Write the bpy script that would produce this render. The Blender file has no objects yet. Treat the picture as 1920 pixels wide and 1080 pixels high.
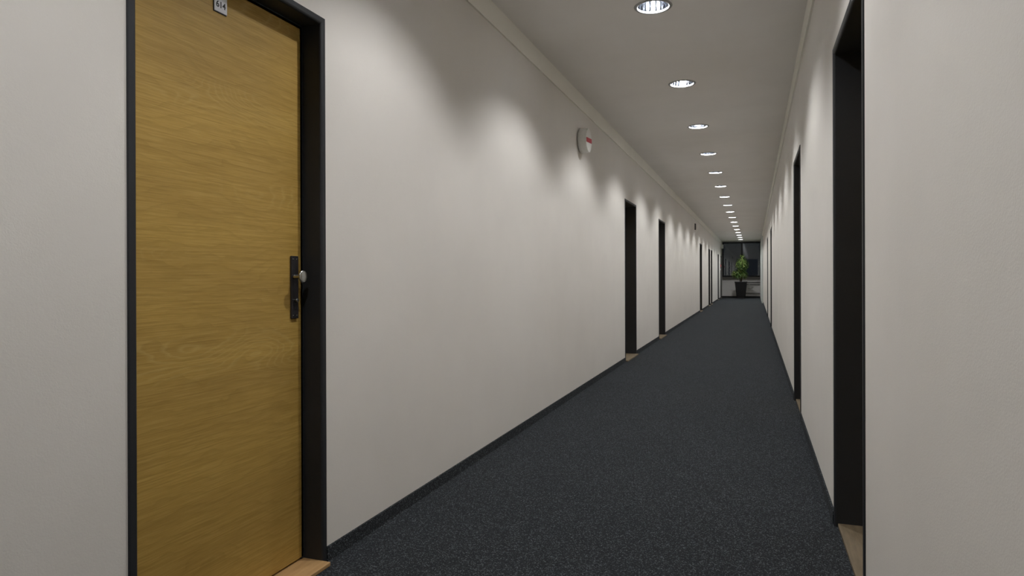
import bpy, bmesh, math, random
from mathutils import Vector, Matrix
random.seed(7)
scene = bpy.context.scene
C = scene.collection

# ------------------------------------------------------------------ camera
CAM_H = 1.0751
def camera():
    yaw, pit, roll = 0.3466, 0.0009, -0.0032
    c, s = math.cos(yaw), math.sin(yaw)
    r0 = Vector((c, s, 0)); f0 = Vector((-s, c, 0))
    c, s = math.cos(pit), math.sin(pit)
    F = Vector((c * f0.x, c * f0.y, -s)); U0 = Vector((s * f0.x, s * f0.y, c))
    c, s = math.cos(roll), math.sin(roll)
    R = c * r0 + s * U0; U = -s * r0 + c * U0
    cd = bpy.data.cameras.new('camera')
    cd.sensor_fit = 'HORIZONTAL'; cd.sensor_width = 36.0
    cd.lens = 1257.857 / 1920 * 36.0
    cd.shift_x = 0.0; cd.shift_y = -(540 - 519.72) / 1920
    cd.clip_start = 0.02; cd.clip_end = 200
    o = bpy.data.objects.new('camera', cd); C.objects.link(o)
    M = Matrix.Identity(4)
    for i in range(3):
        M[i][0] = R[i]; M[i][1] = U[i]; M[i][2] = -F[i]
    M[0][3], M[1][3], M[2][3] = 0, 0, CAM_H
    o.matrix_world = M
    scene.camera = o
camera()

# ------------------------------------------------------------------ world, exposure
w = bpy.data.worlds.new('night_sky'); scene.world = w; w.use_nodes = True
w.node_tree.nodes['Background'].inputs[0].default_value = (0.35, 0.45, 0.7, 1)
w.node_tree.nodes['Background'].inputs[1].default_value = 0.008
vs = scene.view_settings
scene.display_settings.display_device = 'sRGB'
vs.view_transform = 'Standard'; vs.look = 'None'; vs.gamma = 1.0; vs.use_curve_mapping = False
vs.exposure = 1.05
LAMP_W = 40.0
LAMP_COL = (0.985, 0.99, 1.0)

# ------------------------------------------------------------------ dimensions (metres)
AL, AR = -1.5269, 0.3258            # corridor wall planes
CEIL = 2.774
Y0, Y1 = -3.6, 35.6                 # corridor ends
LX, LY0, DLY = -0.5953, 4.2821, 1.8024
THICK = 0.26
DW, DH = 0.851, 2.05                # outer size of the steel door frames
FACE = 0.028
LEFT_DOORS = [1.2942, 8.395, 11.56, 20.68, 24.72, 26.06, 31.1, 33.72]
RIGHT_DOORS = [2.348, 5.428, 14.25, 18.06]

# ------------------------------------------------------------------ helpers
def finish(bm, name, mat=None, parent=None, loc=(0, 0, 0), smooth=False):
    bmesh.ops.recalc_face_normals(bm, faces=bm.faces)
    me = bpy.data.meshes.new(name); bm.to_mesh(me); bm.free()
    if smooth:
        for p in me.polygons: p.use_smooth = True
    if mat: me.materials.append(mat)
    return link(name, me, parent, loc)
def link(name, me, parent=None, loc=(0, 0, 0)):
    o = bpy.data.objects.new(name, me); C.objects.link(o)
    o.location = loc
    if parent: o.parent = parent
    return o
def empty(name, loc=(0, 0, 0)):
    o = bpy.data.objects.new(name, None); C.objects.link(o); o.location = loc
    o.empty_display_size = 0.1
    return o
def tag(o, label, cat, group=None, kind=None):
    o['label'] = label; o['category'] = cat
    if group: o['group'] = group
    if kind: o['kind'] = kind
    return o
def box(bm, x0, x1, y0, y1, z0, z1):
    vs_ = [bm.verts.new(p) for p in ((x0, y0, z0), (x1, y0, z0), (x1, y1, z0), (x0, y1, z0),
                                     (x0, y0, z1), (x1, y0, z1), (x1, y1, z1), (x0, y1, z1))]
    return [bm.faces.new([vs_[i] for i in f]) for f in
            ((3, 2, 1, 0), (4, 5, 6, 7), (0, 1, 5, 4), (1, 2, 6, 5), (2, 3, 7, 6), (3, 0, 4, 7))]
def bevel(bm, r, seg=2):
    bmesh.ops.bevel(bm, geom=list(bm.edges), offset=r, segments=seg, profile=0.5, affect='EDGES', clamp_overlap=True)
def box_obj(name, b, mat, parent=None, loc=(0, 0, 0), r=0.0, seg=2):
    bm = bmesh.new(); box(bm, *b)
    if r: bevel(bm, r, seg)
    return finish(bm, name, mat, parent, loc)
def lathe(bm, prof, n=32, axis='z', org=(0, 0, 0), cap0=True, cap1=True):
    """prof: list of (radius, distance along axis)"""
    rings = []
    for r, h in prof:
        ring = []
        for i in range(n):
            a = 2 * math.pi * i / n
            p = (r * math.cos(a), r * math.sin(a), h)
            if axis == 'x': p = (h, r * math.cos(a), r * math.sin(a))
            ring.append(bm.verts.new((p[0] + org[0], p[1] + org[1], p[2] + org[2])))
        rings.append(ring)
    for a, b in zip(rings, rings[1:]):
        for i in range(n):
            bm.faces.new((a[i], a[(i + 1) % n], b[(i + 1) % n], b[i]))
    if cap0: bm.faces.new(rings[0][::-1])
    if cap1: bm.faces.new(rings[-1])
def tube(bm, pts, rad, n=8):
    rings = []
    for i, p in enumerate(pts):
        p = Vector(p)
        d = (Vector(pts[min(i + 1, len(pts) - 1)]) - Vector(pts[max(i - 1, 0)])).normalized()
        a = d.orthogonal().normalized(); b = d.cross(a)
        r = rad[i] if isinstance(rad, (list, tuple)) else rad
        if rings:
            # keep the twist small
            ref = (rings[-1][0].co - Vector(pts[i - 1])); ref = ref - d * ref.dot(d)
            if ref.length > 1e-6: a = ref.normalized(); b = d.cross(a)
        rings.append([bm.verts.new(p + r * (math.cos(t) * a + math.sin(t) * b))
                      for t in (2 * math.pi * k / n for k in range(n))])
    for a, b in zip(rings, rings[1:]):
        for i in range(n): bm.faces.new((a[i], a[(i + 1) % n], b[(i + 1) % n], b[i]))
    bm.faces.new(rings[0][::-1]); bm.faces.new(rings[-1])

# ------------------------------------------------------------------ materials
class NT:
    def __init__(self, name):
        self.m = bpy.data.materials.new(name); self.m.use_nodes = True
        self.t = self.m.node_tree; self.b = self.t.nodes['Principled BSDF']
        self.tc = None
    def n(self, typ, **kw):
        nd = self.t.nodes.new(typ)
        for k, v in kw.items(): setattr(nd, k, v)
        return nd
    def l(self, a, b): self.t.links.new(a, b)
    def coord(self, scale=(1, 1, 1), which='Object', rot=(0, 0, 0)):
        if not self.tc: self.tc = self.n('ShaderNodeTexCoord')
        mp = self.n('ShaderNodeMapping'); mp.inputs['Scale'].default_value = scale
        mp.inputs['Rotation'].default_value = rot
        self.l(self.tc.outputs[which], mp.inputs['Vector']); return mp.outputs[0]
    def noise(self, vec, scale, detail=2, rough=0.5, dist=0.0):
        nd = self.n('ShaderNodeTexNoise'); nd.inputs['Scale'].default_value = scale
        nd.inputs['Detail'].default_value = detail; nd.inputs['Roughness'].default_value = rough
        nd.inputs['Distortion'].default_value = dist
        self.l(vec, nd.inputs['Vector']); return nd.outputs['Fac']
    def ramp(self, fac, stops):
        r = self.n('ShaderNodeValToRGB'); e = r.color_ramp.elements
        while len(e) < len(stops): e.new(0.5)
        for el, (p, c) in zip(e, stops): el.position = p; el.color = (*c, 1)
        self.l(fac, r.inputs[0]); return r.outputs[0]
    def mix(self, a, b, fac, mode='MIX'):
        m = self.n('ShaderNodeMix', data_type='RGBA', blend_type=mode)
        for sock, v in ((m.inputs['Factor'], fac), (m.inputs[6], a), (m.inputs[7], b)):
            if hasattr(v, 'is_linked'): self.l(v, sock)
            elif isinstance(v, tuple): sock.default_value = (*v, 1)
            else: sock.default_value = v
        return m.outputs[2]
    def math(self, op, a, b=0.0):
        m = self.n('ShaderNodeMath', operation=op)
        for i, v in enumerate((a, b)):
            if hasattr(v, 'is_linked'): self.l(v, m.inputs[i])
            else: m.inputs[i].default_value = v
        return m.outputs[0]
    def bump(self, h, strength=0.2, dist=0.002):
        b = self.n('ShaderNodeBump'); b.inputs['Strength'].default_value = strength
        b.inputs['Distance'].default_value = dist
        self.l(h, b.inputs['Height']); self.l(b.outputs[0], self.b.inputs['Normal'])
    def set(self, color=None, rough=None, metal=None, spec=None):
        if color is not None:
            if hasattr(color, 'is_linked'): self.l(color, self.b.inputs['Base Color'])
            else: self.b.inputs['Base Color'].default_value = (*color, 1)
        if rough is not None: self.b.inputs['Roughness'].default_value = rough
        if metal is not None: self.b.inputs['Metallic'].default_value = metal
        if spec is not None: self.b.inputs['Specular IOR Level'].default_value = spec
        return self.m

def plain(name, color, rough=0.5, metal=0.0, grain=0.0, gscale=60, spec=0.5, var=0.03):
    t = NT(name); v = t.coord()
    n = t.noise(v, gscale, 3)
    lo = tuple(c * (1 - var) for c in color); hi = tuple(min(1, c * (1 + var)) for c in color)
    t.set(t.ramp(n, [(0.3, lo), (0.7, hi)]), rough, metal, spec)
    if grain: t.bump(n, grain, 0.001)
    return t.m

def wall_material(name, base):
    t = NT(name); v = t.coord()
    big = t.noise(v, 1.6, 4, 0.6)
    col = t.ramp(big, [(0.3, tuple(c * 0.95 for c in base)), (0.7, base)])
    t.set(col, 0.9, 0, 0.15)
    f1 = t.noise(v, 240, 3, 0.6); f2 = t.noise(v, 70, 2, 0.5)
    t.bump(t.math('ADD', f1, t.math('MULTIPLY', f2, 0.6)), 0.16, 0.0022)
    return t.m
M_WALL = wall_material('painted_plaster', (0.76, 0.728, 0.675))
M_CEIL = wall_material('ceiling_paint', (0.90, 0.87, 0.83))
M_TRIM = wall_material('cornice_paint', (0.90, 0.88, 0.80))

def carpet():
    t = NT('speckled_carpet'); v = t.coord()
    a = t.noise(v, 230, 2, 0.75); b = t.noise(v, 400, 1, 0.5)
    vo = t.n('ShaderNodeTexVoronoi'); vo.inputs['Scale'].default_value = 250; t.l(v, vo.inputs['Vector'])
    spk = t.n('ShaderNodeSeparateColor'); t.l(vo.outputs['Color'], spk.inputs[0])
    base = t.ramp(a, [(0.40, (0.003, 0.0038, 0.0048)), (0.52, (0.015, 0.0185, 0.023)), (0.66, (0.048, 0.057, 0.066))])
    lights = t.ramp(spk.outputs[0], [(0.78, (0, 0, 0)), (0.98, (1, 1, 1))])
    col = t.mix(base, (0.17, 0.19, 0.20), t.math('MULTIPLY', lights, 0.8))
    broad = t.ramp(t.noise(v, 1.1, 3), [(0.3, (0.88, 0.9, 0.92)), (0.7, (1, 1, 1))])
    t.set(t.mix(col, broad, 1.0, 'MULTIPLY'), 0.97, 0, 0.1)
    t.b.inputs['Sheen Weight'].default_value = 0.075; t.b.inputs['Sheen Roughness'].default_value = 0.35
    t.bump(t.math('ADD', a, b), 0.9, 0.006)
    return t.m
M_CARPET = carpet()
M_FRAME = plain('anthracite_enamel', (0.0215, 0.0232, 0.0262), 0.48, 0, 0.04, 140, 0.35)

def oak():
    t = NT('oak_veneer')
    # grain runs along local Y (across the door leaf)
    warp = t.noise(t.coord((1, 1.3, 3.2)), 1.7, 3, 0.55)
    vec = t.coord((1, 1.0, 1.0))
    sep = t.n('ShaderNodeSeparateXYZ'); t.l(vec, sep.inputs[0])
    zz = t.math('ADD', sep.outputs[2], t.math('MULTIPLY', warp, 0.22))
    cmb = t.n('ShaderNodeCombineXYZ'); t.l(t.math('MULTIPLY', sep.outputs[1], 0.06), cmb.inputs[1]); t.l(zz, cmb.inputs[2])
    rings = t.n('ShaderNodeTexWave', wave_type='BANDS', bands_direction='Z', wave_profile='SAW')
    rings.inputs['Scale'].default_value = 9; rings.inputs['Distortion'].default_value = 2.5
    rings.inputs['Detail'].default_value = 3; rings.inputs['Detail Scale'].default_value = 2.0
    t.l(cmb.outputs[0], rings.inputs['Vector'])
    fine = t.noise(t.coord((1, 4.5, 240)), 1.0, 4, 0.7, 0.1)
    pores = t.noise(t.coord((1, 18, 420)), 1.0, 2, 0.6)
    broad = t.noise(t.coord((1, 0.8, 7)), 1.0, 3, 0.5)
    c1 = t.ramp(fine, [(0.28, (0.315, 0.192, 0.042)), (0.5, (0.43, 0.275, 0.066)), (0.72, (0.51, 0.342, 0.098))])
    c2 = t.mix(c1, (0.27, 0.165, 0.033), t.math('MULTIPLY', t.ramp(rings.outputs['Fac'], [(0.55, (0, 0, 0)), (1.0, (1, 1, 1))]), 0.30))
    c3 = t.mix(c2, t.ramp(broad, [(0.3, (0.86, 0.83, 0.80)), (0.7, (1.05, 1.04, 1.0))]), 1.0, 'MULTIPLY')
    # cathedral figure: fine pale contour lines in a few bands across the leaf
    hill = t.noise(t.coord((1, 1.5, 5.0)), 1.0, 1, 0.4)
    cont = t.math('FRACT', t.math('MULTIPLY', t.math('ADD', hill, t.math('MULTIPLY', t.noise(t.coord((1, 6, 30)), 1.0, 2), 0.05)), 34))
    line = t.ramp(cont, [(0.0, (1, 1, 1)), (0.30, (0, 0, 0)), (0.85, (0, 0, 0)), (1.0, (1, 1, 1))])
    band = t.ramp(t.noise(t.coord((0.01, 0.35, 4.2)), 1.0, 1), [(0.50, (0, 0, 0)), (0.62, (1, 1, 1))])
    c3 = t.mix(c3, (0.56, 0.41, 0.145), t.math('MULTIPLY', t.math('MULTIPLY', line, band), 0.34))
    pale = t.noise(t.coord((1, 9, 520)), 1.0, 2, 0.6)
    c3 = t.mix(c3, (0.60, 0.43, 0.15), t.math('MULTIPLY', t.ramp(pale, [(0.60, (0, 0, 0)), (0.74, (1, 1, 1))]), 0.35))
    c4 = t.mix(c3, (0.24, 0.145, 0.028), t.math('MULTIPLY', t.ramp(pores, [(0.60, (0, 0, 0)), (0.72, (1, 1, 1))]), 0.4))
    t.set(c4, 0.48, 0, 0.35)
    t.bump(t.math('ADD', fine, pores), 0.12, 0.001)
    return t.m
M_OAK = oak()
def sill_wood():
    t = NT('threshold_beech')
    n = t.noise(t.coord((60, 3, 60)), 1.0, 4, 0.6)
    t.set(t.ramp(n, [(0.3, (0.40, 0.235, 0.095)), (0.7, (0.54, 0.335, 0.15))]), 0.5)
    return t.m
M_SILL = sill_wood()
def sill_worn():
    t = NT('threshold_worn')
    n = t.noise(t.coord((50, 6, 50)), 1.0, 4, 0.6)
    t.set(t.ramp(n, [(0.3, (0.115, 0.085, 0.048)), (0.7, (0.20, 0.155, 0.095))]), 0.6)
    return t.m
M_SILLW = sill_worn()
M_STEEL = plain('brushed_nickel', (0.40, 0.41, 0.40), 0.25, 1.0)
M_DARKSTEEL = plain('dark_bronze_plate', (0.045, 0.042, 0.045), 0.38, 0.6)
M_BLACK = plain('black_rubber', (0.006, 0.006, 0.006), 0.6)
M_WHITE = plain('white_plastic', (0.80, 0.79, 0.74), 0.4)
M_PLATE = plain('number_plate_white', (0.74, 0.74, 0.76), 0.45)
M_RED = plain('red_film', (0.52, 0.018, 0.04), 0.45)
M_DARKPLASTIC = plain('dark_grey_plastic', (0.035, 0.034, 0.03), 0.5)
M_POT = plain('black_pot_plastic', (0.006, 0.0055, 0.006), 0.5)
M_SOIL = plain('dark_soil', (0.03, 0.02, 0.012), 0.95, 0, 0.8, 90)
M_BARK = plain('brown_bark', (0.09, 0.06, 0.035), 0.9, 0, 0.5, 60)
M_STONE = plain('grey_window_board', (0.17, 0.155, 0.14), 0.5)
M_WFRAME = plain('black_window_frame', (0.012, 0.012, 0.014), 0.4)
M_PANEL = plain('white_parapet_paint', (0.88, 0.85, 0.82), 0.6)
M_PIPE = plain('grey_pipe_paint', (0.06, 0.05, 0.05), 0.5)
def leaf_mat():
    t = NT('glossy_leaf')
    oi = t.n('ShaderNodeTexVoronoi'); oi.inputs['Scale'].default_value = 14; t.l(t.coord(), oi.inputs['Vector'])
    s = t.n('ShaderNodeSeparateColor'); t.l(oi.outputs['Color'], s.inputs[0])
    t.set(t.ramp(s.outputs[0], [(0.0, (0.045, 0.105, 0.016)), (0.55, (0.10, 0.195, 0.035)), (1.0, (0.42, 0.50, 0.15))]), 0.28)  # palest stop paints lit yellow-green highlights into random leaves
    return t.m
M_LEAF = leaf_mat()
def reflector():
    t = NT('fluted_aluminium'); t.set((0.90, 0.91, 0.93), 0.06, 1.0); 
    n = t.noise(t.coord((1, 1, 0.3)), 130, 2)
    t.l(t.ramp(n, [(0.3, (0.34, 0.36, 0.40)), (0.7, (0.62, 0.64, 0.67))]), t.b.inputs['Base Color'])
    return t.m
M_REFL = reflector()
M_RING = plain('grey_lamp_ring', (0.36, 0.36, 0.36), 0.4, 0.3)
def bulb(name, strength):
    t = NT(name); t.set((0.9, 0.9, 0.9), 0.5)
    t.b.inputs['Emission Color'].default_value = (*LAMP_COL, 1)
    t.b.inputs['Emission Strength'].default_value = strength
    return t.m
M_BULB = bulb('lit_lamp', 0.6); M_BULBOFF = bulb('failed_lamp', 0.0)
def glass():
    t = NT('window_glass'); t.t.nodes.remove(t.b)
    out = t.t.nodes['Material Output']
    fr = t.n('ShaderNodeFresnel'); fr.inputs[0].default_value = 1.52
    fac = t.math('MULTIPLY', fr.outputs[0], 1.9)
    gl = t.n('ShaderNodeBsdfGlossy'); gl.inputs['Roughness'].default_value = 0.015
    tr = t.n('ShaderNodeBsdfTransparent'); tr.inputs[0].default_value = (0.9, 0.93, 0.92, 1)
    mx = t.n('ShaderNodeMixShader'); t.l(fac, mx.inputs[0]); t.l(tr.outputs[0], mx.inputs[1]); t.l(gl.outputs[0], mx.inputs[2])
    t.l(mx.outputs[0], out.inputs[0]); return t.m
M_GLASS = glass()

# ------------------------------------------------------------------ the setting
# floor
bm = bmesh.new(); box(bm, AL - THICK, AR + THICK, Y0 - 0.2, Y1 + 0.2, -0.15, 0.0)
tag(finish(bm, 'floor', M_CARPET), 'dark grey speckled carpet running the length of the corridor', 'floor', kind='structure')

# side walls, with an opening cut for every door
def wall(name, side, doors, label):
    bm = bmesh.new()
    x0, x1 = (AL - THICK, AL) if side < 0 else (AR, AR + THICK)
    # openings are cut to the middle of the frame face
    m = 0.012
    cuts = [(y + m, y + DW - m) for y in doors]
    edges = [Y0] + [v for c in cuts for v in c] + [Y1]
    for a, b in zip(edges[0::2], edges[1::2]): box(bm, x0, x1, a, b, 0, CEIL + 0.06)
    for a, b in cuts: box(bm, x0, x1, a, b, DH - m, CEIL + 0.06)
    o = finish(bm, name, M_WALL)
    return tag(o, label, 'wall', kind='structure')
wall('wall_left', -1, LEFT_DOORS, 'long off-white plaster wall on the left with the wooden door')
wall('wall_right', 1, RIGHT_DOORS, 'off-white plaster wall on the right with dark door recesses')
box_o = box_obj('wall_back', (AL - THICK, AR + THICK, Y0 - 0.2, Y0, 0, CEIL + 0.06), M_WALL)
tag(box_o, 'plain plaster wall closing the corridor behind the viewer', 'wall', kind='structure')

# end wall under the window
END_SILL = 0.93
o = box_obj('wall_end', (AL - THICK, AR + THICK, Y1, Y1 + 0.25, 0, END_SILL - 0.03), M_PANEL)
tag(o, 'low white parapet wall below the dark window at corridor end', 'wall', kind='structure')

# ceiling: one slab skin with a round hole for each downlight
N_FRONT, N_BACK = 17, 2
LIGHTS = [LY0 + DLY * k for k in range(-N_BACK, N_FRONT)]
APR = 0.100
def ceiling():
    bm = bmesh.new()
    ys = [Y0 - 0.01] + [(a + b) / 2 for a, b in zip(LIGHTS, LIGHTS[1:])] + [LIGHTS[-1] + DLY / 2]
    for yc, ya, yb in zip(LIGHTS, ys, ys[1:]):
        xa, xb = AL - 0.02, AR + 0.02
        angs = [2 * math.pi * i / 32 for i in range(32)]
        for cx, cy in ((xa, ya), (xb, ya), (xb, yb), (xa, yb)):
            angs.append(math.atan2(cy - yc, cx - LX) % (2 * math.pi))
        angs.sort()
        inn, outv = [], []
        for a in angs:
            dx, dy = math.cos(a), math.sin(a)
            inn.append(bm.verts.new((LX + APR * dx, yc + APR * dy, CEIL)))
            ts = []
            if dx > 1e-9: ts.append((xb - LX) / dx)
            if dx < -1e-9: ts.append((xa - LX) / dx)
            if dy > 1e-9: ts.append((yb - yc) / dy)
            if dy < -1e-9: ts.append((ya - yc) / dy)
            tt = min(ts)
            outv.append(bm.verts.new((LX + tt * dx, yc + tt * dy, CEIL)))
        n = len(angs)
        for i in range(n):
            j = (i + 1) % n
            bm.faces.new((inn[i], inn[j], outv[j], outv[i]))
    box(bm, AL - 0.02, AR + 0.02, ys[-1], Y1 + 0.2, CEIL, CEIL + 0.03)
    bmesh.ops.remove_doubles(bm, verts=bm.verts, dist=1e-5)
    for f in bm.faces: f.normal_update()
    me = bpy.data.meshes.new('ceiling'); bm.to_mesh(me); bm.free(); me.materials.append(M_CEIL)
    o = link('ceiling', me)
    md = o.modifiers.new('thickness', 'SOLIDIFY'); md.thickness = 0.012; md.offset = 0
    o.location.z = 0.006
    tag(o, 'smooth grey-white ceiling with a single row of round downlights', 'ceiling', kind='structure')
ceiling()

# cornice strips along both walls
ZU = 2.633
for i, (xa, xb, lab) in enumerate(((AL, AL + 0.0120, 'flat pale cornice strip along the top of left wall'),
                                   (AR - 0.0120, AR, 'flat pale cornice strip along the top of right wall'))):
    o = box_obj('trim_%d' % (i + 1), (xa, xb, Y0, Y1, ZU, CEIL), M_TRIM)
    tag(o, lab, 'trim', kind='structure')

# carpet skirting between the doors
def skirting(name, side, doors, label):
    bm = bmesh.new()
    edges = [Y0] + [v for y in doors for v in (y, y + DW)] + [Y1]
    x0, x1 = (AL, AL + 0.009) if side < 0 else (AR - 0.009, AR)
    for a, b in zip(edges[0::2], edges[1::2]): box(bm, x0, x1, a, b, 0, 0.055)
    tag(finish(bm, name, M_CARPET), label, 'skirting', kind='structure')
skirting('baseboard_left', -1, LEFT_DOORS, 'low carpet skirting strip along the foot of left wall')
skirting('baseboard_right', 1, RIGHT_DOORS, 'low carpet skirting strip along the foot of right wall')
o = box_obj('baseboard_end', (AL + 0.009, AR - 0.009, Y1 - 0.012, Y1, 0, 0.055), M_BLACK)
tag(o, 'black skirting at the foot of the low end wall', 'skirting', kind='structure')

# shallow wall projection at the far right
o = box_obj('trim_3', (AR - 0.05, AR, 28.0, Y1, 0.0, ZU), wall_material('pale_green_paint', (0.62, 0.66, 0.63)))
tag(o, 'shallow pale greenish wall projection at the far right end', 'trim', kind='structure')

# ------------------------------------------------------------------ doors
def frame_mesh(side, depth):
    """steel frame swept up one jamb, across the head and down the other; local: x = out of the wall plane"""
    P, r = 0.006, 0.010
    prof = [(FACE, 0.0), (FACE, -P + 0.003)]
    for k in range(4):
        a = math.pi / 2 * k / 3
        prof.append((FACE - 0.003 + 0.003 * math.cos(a), -P + 0.003 - 0.003 * math.sin(a)))
    for k in range(7):
        a = math.pi / 2 * k / 6
        prof.append((r - r * math.sin(a), -P + r - r * math.cos(a)))
    prof += [(0.0, depth), (-0.014, depth), (-0.014, depth + 0.05), (FACE, depth + 0.05)]
    bm = bmesh.new()
    y0, y1, zt = FACE, DW - FACE, DH - FACE
    rows = []
    for (a, b) in prof:
        x = side * b
        # the stop behind the leaf must not hide it: push it to the back
        rows.append([bm.verts.new((x, y0 - a, 0.0)), bm.verts.new((x, y0 - a, zt + a)),
                     bm.verts.new((x, y1 + a, zt + a)), bm.verts.new((x, y1 + a, 0.0))])
    n = len(rows)
    for i in range(n):
        A, B = rows[i], rows[(i + 1) % n]
        for k in range(3): bm.faces.new((A[k], A[k + 1], B[k + 1], B[k]))
    bm.faces.new([rw[0] for rw in rows]); bm.faces.new([rw[3] for rw in rows][::-1])
    bmesh.ops.recalc_face_normals(bm, faces=bm.faces)
    me = bpy.data.meshes.new('frame'); bm.to_mesh(me); bm.free(); me.materials.append(M_FRAME)
    return me
def mesh_box(name, b, mat, r=0.0):
    bm = bmesh.new(); box(bm, *b)
    if r: bevel(bm, r, 2)
    bmesh.ops.recalc_face_normals(bm, faces=bm.faces)
    me = bpy.data.meshes.new(name); bm.to_mesh(me); bm.free(); me.materials.append(mat); return me
def srt(a, b): return (a, b) if a < b else (b, a)

def door_meshes(side, depth, nose, sillmat):
    g = 0.003
    lx = srt(side * depth, side * (depth + 0.04))
    leaf = mesh_box('leaf', (*lx, FACE + g, DW - FACE - g, 0.022, DH - FACE - g), M_OAK, 0.0015)
    sx = srt(-side * nose, side * (depth + 0.05))
    sill = mesh_box('threshold', (*sx, FACE - 0.001, DW - FACE + 0.001, 0.0, 0.015), sillmat, 0.002)
    return frame_mesh(side, depth), leaf, sill
def nickel_set(door, side, depth):
    """back plate with screws, mushroom knob and lock cylinder on the corridor face of the leaf"""
    X = side * depth                      # corridor face of the leaf
    out = -side                           # direction into the corridor
    yb, yt = 2.041 - 1.2942, 2.081 - 1.2942
    yc = (yb + yt) / 2
    leafplate = mesh_box('handle_plate', (*srt(X, X + out * 0.008), yb, yt, 0.922, 1.154), M_DARKSTEEL, 0.0025)
    hp = link('handle_plate', leafplate, door)
    hp['label'] = 'dark metal plate carrying the knob and lock'
    X2 = X + out * 0.008
    for z in (0.934, 1.142):
        for y in (yc - 0.0105, yc + 0.0105):
            bm = bmesh.new(); lathe(bm, [(0.0034, 0), (0.0034, out * 0.0008), (0.0018, out * 0.0016)], 12, 'x', (X2, y, z))
            finish(bm, 'screw', M_STEEL, hp, smooth=False)
    bm = bmesh.new()
    lathe(bm, [(0.0088, 0), (0.0080, out * 0.004), (0.0076, out * 0.027), (0.0100, out * 0.032), (0.0180, out * 0.0355),
               (0.0232, out * 0.0385), (0.0240, out * 0.0410), (0.0232, out * 0.0436), (0.0190, out * 0.0452), (0.0060, out * 0.0460)],
          40, 'x', (X2, yc - 0.007, 1.077))
    k = finish(bm, 'knob', M_STEEL, hp, smooth=True); k['label'] = 'round polished nickel knob'
    bm = bmesh.new()
    lathe(bm, [(0.0075, 0), (0.0075, out * 0.010), (0.0062, out * 0.0125)], 20, 'x', (X2, yc, 0.990))
    finish(bm, 'lock_cylinder', M_STEEL, hp, smooth=False)
    kh = mesh_box('keyhole', (*srt(X2, X2 + out * 0.003), yc - 0.007, yc + 0.007, 0.958, 0.982), M_BLACK, 0.001)
    link('keyhole', kh, hp)
def text_mesh(txt, size):
    cu = bpy.data.curves.new('digits', 'FONT'); cu.body = txt; cu.size = size
    cu.align_x = 'CENTER'; cu.align_y = 'BOTTOM_BASELINE'; cu.extrude = 0.0003; cu.offset = 0.0006
    o = bpy.data.objects.new('digits', cu); C.objects.link(o)
    dg = bpy.context.evaluated_depsgraph_get(); dg.update()
    me = bpy.data.meshes.new_from_object(o.evaluated_get(dg))
    bpy.data.objects.remove(o); bpy.data.curves.remove(cu)
    me.materials.clear(); me.materials.append(M_BLACK); return me
def number_plate(door, side, depth):
    X = side * depth; out = -side
    yc = 1.7015 - 1.2942
    pl = link('number_plate', mesh_box('number_plate', (*srt(X + out * 0.0025, X + out * 0.0045), yc - 0.027, yc + 0.027, 1.921, 1.975), M_PLATE, 0.0006), door)
    pl['label'] = 'small white plate reading 614'
    link('shadow_edge', mesh_box('shadow_edge', (*srt(X, X + out * 0.0025), yc - 0.0285, yc + 0.0265, 1.9185, 1.9745), M_BLACK), pl)  # black offset sheet stands in for the shadow along the plate's left and bottom
    me = text_mesh('614', 0.0275)
    # text lies in x/y: turn it upright on the left wall (reads along +y, normal +x)
    me.transform(Matrix(((0, 0, 1, X + out * 0.0047), (1, 0, 0, yc), (0, 1, 0, 1.936), (0, 0, 0, 1))))
    link('digits', me, pl)

ORD_L = ['oak veneer door numbered 614 in dark steel frame, nearest on left wall',
         'recessed door in dark frame on left wall, first beyond the round siren',
         'recessed door in dark frame on left wall, second beyond the round siren',
         'recessed door in dark frame on left wall, third beyond the round siren',
         'near one of the two closely spaced dark doors far along left wall',
         'far one of the two closely spaced dark doors along left wall',
         'second last dark door before the end window on left wall',
         'last dark door on left wall beside red alarm point']
ORD_R = ['tall dark door recess on right wall nearest the viewer',
         'dark door recess second nearest on right wall',
         'thin dark door recess third nearest on right wall',
         'farthest thin dark door recess on right wall']
near = door_meshes(-1, 0.078, 0.040, M_SILL)
far_l = door_meshes(-1, 0.150, 0.035, M_SILLW)
far_r = door_meshes(1, 0.150, -0.008, M_SILLW)
dn = 0
for side, ys, labs in ((-1, LEFT_DOORS, ORD_L), (1, RIGHT_DOORS, ORD_R)):
    for i, y in enumerate(ys):
        dn += 1
        d = empty('door_%d' % dn, (AL if side < 0 else AR, y, 0))
        tag(d, labs[i], 'door', kind='structure')
        fm, lm, sm = near if (side < 0 and i == 0) else (far_l if side < 0 else far_r)
        link('frame', fm, d); link('leaf', lm, d)['label'] = 'horizontally grained oak veneer leaf'; link('threshold', sm, d)
        if dn == 1:
            nickel_set(d, -1, 0.078); number_plate(d, -1, 0.078)

# ------------------------------------------------------------------ window at the end of the corridor
win = empty('window_1', (0, Y1, 0))
tag(win, 'wide dark two-pane window filling the corridor end at night', 'window', kind='structure')
bm = bmesh.new()
zb, zt, fw = 1.02, CEIL, 0.07
box(bm, AL, AR, 0.03, 0.11, zb, zb + fw); box(bm, AL, AR, 0.03, 0.11, zt - fw, zt)
box(bm, AL, AL + fw, 0.031, 0.109, zb + fw, zt - fw); box(bm, AR - fw, AR, 0.031, 0.109, zb + fw, zt - fw)
finish(bm, 'window_frame', M_WFRAME, win)
XM = -0.585
box_obj('mullion', (XM - 0.04, XM + 0.04, 0.02, 0.12, zb + fw, zt - fw), M_WFRAME, win, r=0.004)
for xa, xb in ((AL + fw, XM - 0.04), (XM + 0.04, AR - fw)):
    box_obj('pane', (xa, xb, 0.066, 0.070, zb + fw, zt - fw), M_GLASS, win)
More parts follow.
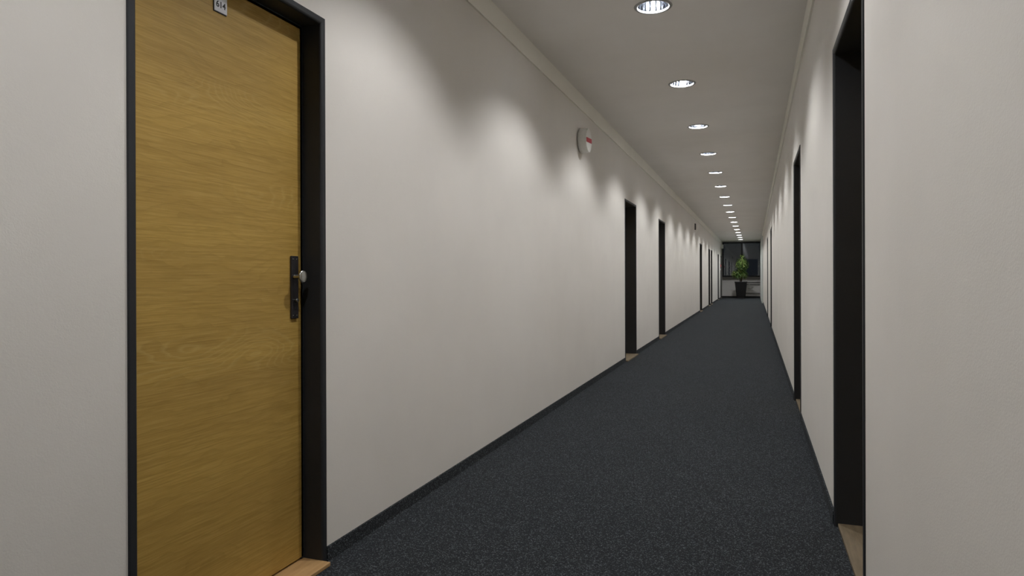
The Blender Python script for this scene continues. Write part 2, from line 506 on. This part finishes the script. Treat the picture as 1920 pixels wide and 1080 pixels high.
box_obj('window_sill', (AL, AR - 0.05, -0.06, 0.11, END_SILL - 0.03, zb), M_STONE, win, r=0.006)

# ------------------------------------------------------------------ recessed downlights
def light_meshes():
    n = 44
    bm = bmesh.new()
    prof = [(0.100, 0.0), (0.099, 0.035), (0.096, 0.08), (0.088, 0.12), (0.070, 0.150)]
    rings = []
    for r, h in prof:
        rings.append([bm.verts.new(((r * (1.0 if k % 2 else 0.985)) * math.cos(2 * math.pi * k / n),
                                    (r * (1.0 if k % 2 else 0.985)) * math.sin(2 * math.pi * k / n), h)) for k in range(n)])
    for a, b in zip(rings, rings[1:]):
        for k in range(n): bm.faces.new((a[k], b[k], b[(k + 1) % n], a[(k + 1) % n]))
    bm.faces.new(rings[-1])
    me_r = bpy.data.meshes.new('reflector'); bm.to_mesh(me_r); bm.free(); me_r.materials.append(M_REFL)
    bm = bmesh.new()
    lathe(bm, [(0.0985, 0.006), (0.0985, -0.004), (0.102, -0.006), (0.116, -0.004), (0.119, 0.0)], 48, cap0=False, cap1=False)
    bmesh.ops.recalc_face_normals(bm, faces=bm.faces)
    me_t = bpy.data.meshes.new('trim_ring'); bm.to_mesh(me_t); bm.free(); me_t.materials.append(M_RING)
    for p in me_t.polygons: p.use_smooth = True
    def bulb_me(mat):
        bm = bmesh.new()
        lathe(bm, [(0.010, 0.094), (0.019, 0.099), (0.022, 0.110), (0.020, 0.130), (0.012, 0.149)], 16)
        bmesh.ops.recalc_face_normals(bm, faces=bm.faces)
        me = bpy.data.meshes.new('lamp'); bm.to_mesh(me); bm.free(); me.materials.append(mat)
        for p in me.polygons: p.use_smooth = True
        return me
    return me_r, me_t, bulb_me(M_BULB), bulb_me(M_BULBOFF)
ME_R, ME_T, ME_B, ME_BO = light_meshes()
pl = bpy.data.lights.new('lamp_light', 'POINT'); pl.energy = LAMP_W; pl.color = LAMP_COL; pl.shadow_soft_size = 0.016
pl.use_nodes = True                 # downward-weighted distribution of a mirror reflector
_t = pl.node_tree; _em = _t.nodes['Emission']
_tc = _t.nodes.new('ShaderNodeTexCoord'); _sx = _t.nodes.new('ShaderNodeSeparateXYZ'); _t.links.new(_tc.outputs['Normal'], _sx.inputs[0])
_ab = _t.nodes.new('ShaderNodeMath'); _ab.operation = 'ABSOLUTE'; _t.links.new(_sx.outputs[2], _ab.inputs[0])
_pw = _t.nodes.new('ShaderNodeMath'); _pw.operation = 'POWER'; _t.links.new(_ab.outputs[0], _pw.inputs[0]); _pw.inputs[1].default_value = 1.35
_ma = _t.nodes.new('ShaderNodeMath'); _ma.operation = 'MULTIPLY_ADD'; _t.links.new(_pw.outputs[0], _ma.inputs[0]); _ma.inputs[1].default_value = 1.0; _ma.inputs[2].default_value = 0.0
_t.links.new(_ma.outputs[0], _em.inputs['Strength'])
WORDS = ['first', 'second', 'third', 'fourth', 'fifth', 'sixth', 'seventh', 'eighth', 'ninth', 'tenth', 'eleventh', 'twelfth',
         'thirteenth', 'fourteenth', 'fifteenth', 'sixteenth', 'seventeenth']
OFF = ()
for k, y in zip(range(-N_BACK, N_FRONT), LIGHTS):
    e = empty('recessed_downlight', (LX, y, CEIL))
    if k < 0: lab = ['round recessed downlight above the door numbered 614, outside the picture', 'round recessed downlight overhead of the viewer, outside the picture', 'round recessed downlight behind the viewer, outside the picture'][-1 - k]
    elif k in OFF: lab = 'dim unlit round downlight, %s in the ceiling row counted from the viewer' % WORDS[k]
    else: lab = 'lit round recessed downlight, %s in the ceiling row counted from the viewer' % WORDS[k]
    tag(e, lab, 'ceiling light', 'recessed downlights in the corridor ceiling')
    link('reflector', ME_R, e); link('trim_ring', ME_T, e)
    off = k in OFF
    link('lamp', ME_BO if off else ME_B, e)
    if not off: link('lamp_light', pl, e, (0, 0, 0.070))

# ------------------------------------------------------------------ devices on the walls
# round siren with a red band
s = empty('alarm_siren', (AL, 6.095, 2.335))
tag(s, 'round white alarm siren with a red band, high on left wall', 'alarm')
bm = bmesh.new(); lathe(bm, [(0.094, 0.0), (0.094, 0.012), (0.115, 0.014), (0.117, 0.018), (0.113, 0.055), (0.109, 0.086), (0.1075, 0.0885), (0.1060, 0.0893)], 48, 'x')
b_ = finish(bm, 'body', M_WHITE, s)
for p in b_.data.polygons: p.use_smooth = len(p.vertices) == 4
md = b_.modifiers.new('edge', 'EDGE_SPLIT'); md.split_angle = math.radians(35)
bm = bmesh.new()
pts = []
hb, R_ = 0.021, 0.1055
y_e = math.sqrt(R_ ** 2 - hb ** 2)
for sgn in (1, -1):
    a0 = math.asin(hb / R_)
    for k in range(7):
        a = -a0 + 2 * a0 * k / 6
        py, pz = sgn * R_ * math.cos(a), sgn * R_ * math.sin(a)
        ct, st = math.cos(0.075), math.sin(0.075)
        pts.append((py * ct - pz * st, py * st + pz * ct))
f0 = [bm.verts.new((0.0890, a, b)) for a, b in pts]; f1 = [bm.verts.new((0.0905, a, b)) for a, b in pts]
bm.faces.new(f0[::-1]); bm.faces.new(f1)
for i in range(len(pts)): bm.faces.new((f0[i], f0[(i + 1) % len(pts)], f1[(i + 1) % len(pts)], f1[i]))
finish(bm, 'red_band', M_RED, s)

# small dark box further along the same wall
d2 = empty('wall_device', (AL, 18.92, 2.42))
tag(d2, 'small dark box high on left wall beyond the second recessed door', 'wall box')
box_obj('housing', (0, 0.028, -0.04, 0.04, -0.087, 0.087), M_DARKPLASTIC, d2, r=0.006)
box_obj('cover', (0.028, 0.033, -0.03, 0.03, -0.075, 0.075), M_DARKPLASTIC, d2, r=0.003)

# white emergency lamp box above the last door
d3 = empty('emergency_lamp', (AL, 34.42, 2.51))
tag(d3, 'small white emergency lamp box sticking out beside the end window', 'lamp')
box_obj('housing', (0, 0.095, -0.07, 0.07, -0.10, 0.10), M_WHITE, d3, r=0.008)
box_obj('diffuser', (0.095, 0.107, -0.06, 0.06, -0.09, 0.09), M_PLATE, d3, r=0.004)

# red call point and a white switch next to the last door
d4 = empty('fire_call_point', (AL, 33.60, 1.56))
tag(d4, 'small red fire alarm call point beside the last left door', 'alarm')
box_obj('housing', (0, 0.035, -0.04, 0.04, -0.05, 0.05), M_RED, d4, r=0.005)
box_obj('glass_face', (0.035, 0.038, -0.025, 0.025, -0.025, 0.025), M_WHITE, d4, r=0.001)
d5 = empty('light_switch', (AL, 33.60, 1.385))
tag(d5, 'small white wall switch just below the red call point', 'switch')
box_obj('plate', (0, 0.012, -0.04, 0.04, -0.04, 0.04), M_WHITE, d5, r=0.002)
box_obj('rocker', (0.012, 0.02, -0.025, 0.025, -0.025, 0.025), M_PLATE, d5, r=0.002)

# heating pipes along the parapet, right of the pot
hp_ = empty('heating_pipes', (0, Y1, 0))
tag(hp_, 'thin grey heating pipes running along the low end wall behind the pot', 'pipes')
for z in (0.745, 0.640, 0.205):
    bm = bmesh.new(); tube(bm, [(-0.62, -0.045, z), (AR - 0.052, -0.045, z)], 0.013, 10)
    finish(bm, 'pipe', M_PIPE, hp_, smooth=True)
bm = bmesh.new(); tube(bm, [(-0.25, -0.047, 0.64), (-0.25, -0.06, 0.60), (-0.245, -0.06, 0.50), (-0.26, -0.05, 0.42)], 0.016, 8)
finish(bm, 'valve', M_WHITE, hp_, smooth=True)
for x in (-0.55, 0.22):
    for z in (0.745, 0.640, 0.205):
        box_obj('bracket', (x - 0.012, x + 0.012, -0.05, -0.002, z - 0.006, z + 0.006), M_PIPE, hp_)

# ------------------------------------------------------------------ potted plant
PX, PY = -0.602, 34.0
pt = empty('potted_plant', (PX, PY, 0))
tag(pt, 'bushy green leafy plant in tall black square pot before the window', 'plant')
bm = bmesh.new()
def ring4(h, z, c=0.03):
    q = []
    for sx, sy in ((-1, -1), (1, -1), (1, 1), (-1, 1)):
        e = [(sx * (h - c), sy * h), (sx * h, sy * (h - c))]
        if (sx * sy) > 0: e = e[::-1]
        # order the two chamfer points counter-clockwise
        e.sort(key=lambda p: math.atan2(p[1], p[0]) if not (sx < 0 and sy < 0) else (math.atan2(p[1], p[0])))
        q += e
    return [bm.verts.new((x, y, z)) for x, y in q]
levels = [(0.185, 0.0), (0.190, 0.012), (0.190, 0.075), (0.202, 0.085), (0.273, 0.745), (0.287, 0.748), (0.288, 0.795), (0.284, 0.80), (0.268, 0.80), (0.262, 0.765)]
rr = [ring4(h, z) for h, z in levels]
for a, b in zip(rr, rr[1:]):
    for i in range(8): bm.faces.new((a[i], a[(i + 1) % 8], b[(i + 1) % 8], b[i]))
bm.faces.new(rr[0][::-1])
finish(bm, 'pot', M_POT, pt)
bm = bmesh.new()
q = [bm.verts.new(((random.uniform(-.004, .004) + (i / 10 - .5) * 0.53), ((j / 10 - .5) * 0.53), 0.765 + random.uniform(-0.01, 0.015))) for j in range(11) for i in range(11)]
for j in range(10):
    for i in range(10): bm.faces.new((q[j * 11 + i], q[j * 11 + i + 1], q[j * 11 + i + 12], q[j * 11 + i + 11]))
finish(bm, 'soil', M_SOIL, pt, smooth=True)
stems = [[(-0.03, 0.0, 0.75), (-0.05, 0.01, 1.0), (-0.13, 0.0, 1.25), (-0.17, 0.02, 1.42)],
         [(0.03, 0.0, 0.75), (0.04, -0.01, 1.05), (0.03, 0.0, 1.4), (0.06, 0.0, 1.75), (0.05, 0, 1.95)],
         [(0.0, 0.03, 0.75), (0.02, 0.05, 1.05), (0.11, 0.06, 1.35), (0.15, 0.05, 1.6)]]
for sp in stems:
    bm = bmesh.new(); tube(bm, sp, [0.022 - 0.004 * i for i in range(len(sp))], 8)
    finish(bm, 'stem', M_BARK, pt, smooth=True)
bm = bmesh.new()
rnd = random.Random(11)
def add_leaf(base, az, pitch, L, W, droop):
    d = Vector((math.cos(az), math.sin(az), 0)); sd = Vector((-math.sin(az), math.cos(az), 0))
    prev = None; p = Vector(base); ang = pitch
    wd = [0.12, 0.75, 1.0, 0.7, 0.06]
    rows = []
    for i in range(5):
        nrm = Vector((-d.x * math.sin(ang), -d.y * math.sin(ang), math.cos(ang)))
        fold = 0.18 * W * wd[i]
        rows.append((bm.verts.new(p - sd * W * wd[i] / 2 + nrm * fold), bm.verts.new(p), bm.verts.new(p + sd * W * wd[i] / 2 + nrm * fold)))
        p = p + (d * math.cos(ang) + Vector((0, 0, 1)) * math.sin(ang)) * (L / 4)
        ang -= droop / 4
    for a, b in zip(rows, rows[1:]):
        bm.faces.new((a[0], a[1], b[1], b[0])); bm.faces.new((a[1], a[2], b[2], b[1]))
def crown(cx, cy, cz, rx, rz, n, L):
    for _ in range(n):
        while True:
            x, y, z = (rnd.uniform(-1, 1) for _ in range(3))
            if 0.12 < x * x + y * y + z * z < 1: break
        az = math.atan2(y, x) + rnd.uniform(-0.7, 0.7)
        add_leaf((cx + x * rx * 0.8, cy + y * rx * 0.8, cz + z * rz), az, rnd.uniform(0.0, 0.9), L * rnd.uniform(0.7, 1.25), rnd.uniform(0.016, 0.030), rnd.uniform(1.2, 2.6))
crown(0.05, 0.0, 1.58, 0.27, 0.34, 900, 0.15)
crown(-0.17, 0.0, 1.15, 0.22, 0.22, 520, 0.15)
crown(0.06, 0.02, 1.12, 0.24, 0.20, 520, 0.14)
for k in range(16):
    add_leaf((0.06 + rnd.uniform(-.06, .06), rnd.uniform(-.06, .06), 1.86 + rnd.uniform(0, .1)), rnd.uniform(0, 6.28), rnd.uniform(0.9, 1.4), 0.2, 0.03, 0.9)
fo = finish(bm, 'foliage', M_LEAF, pt, smooth=True); fo['kind'] = 'stuff'
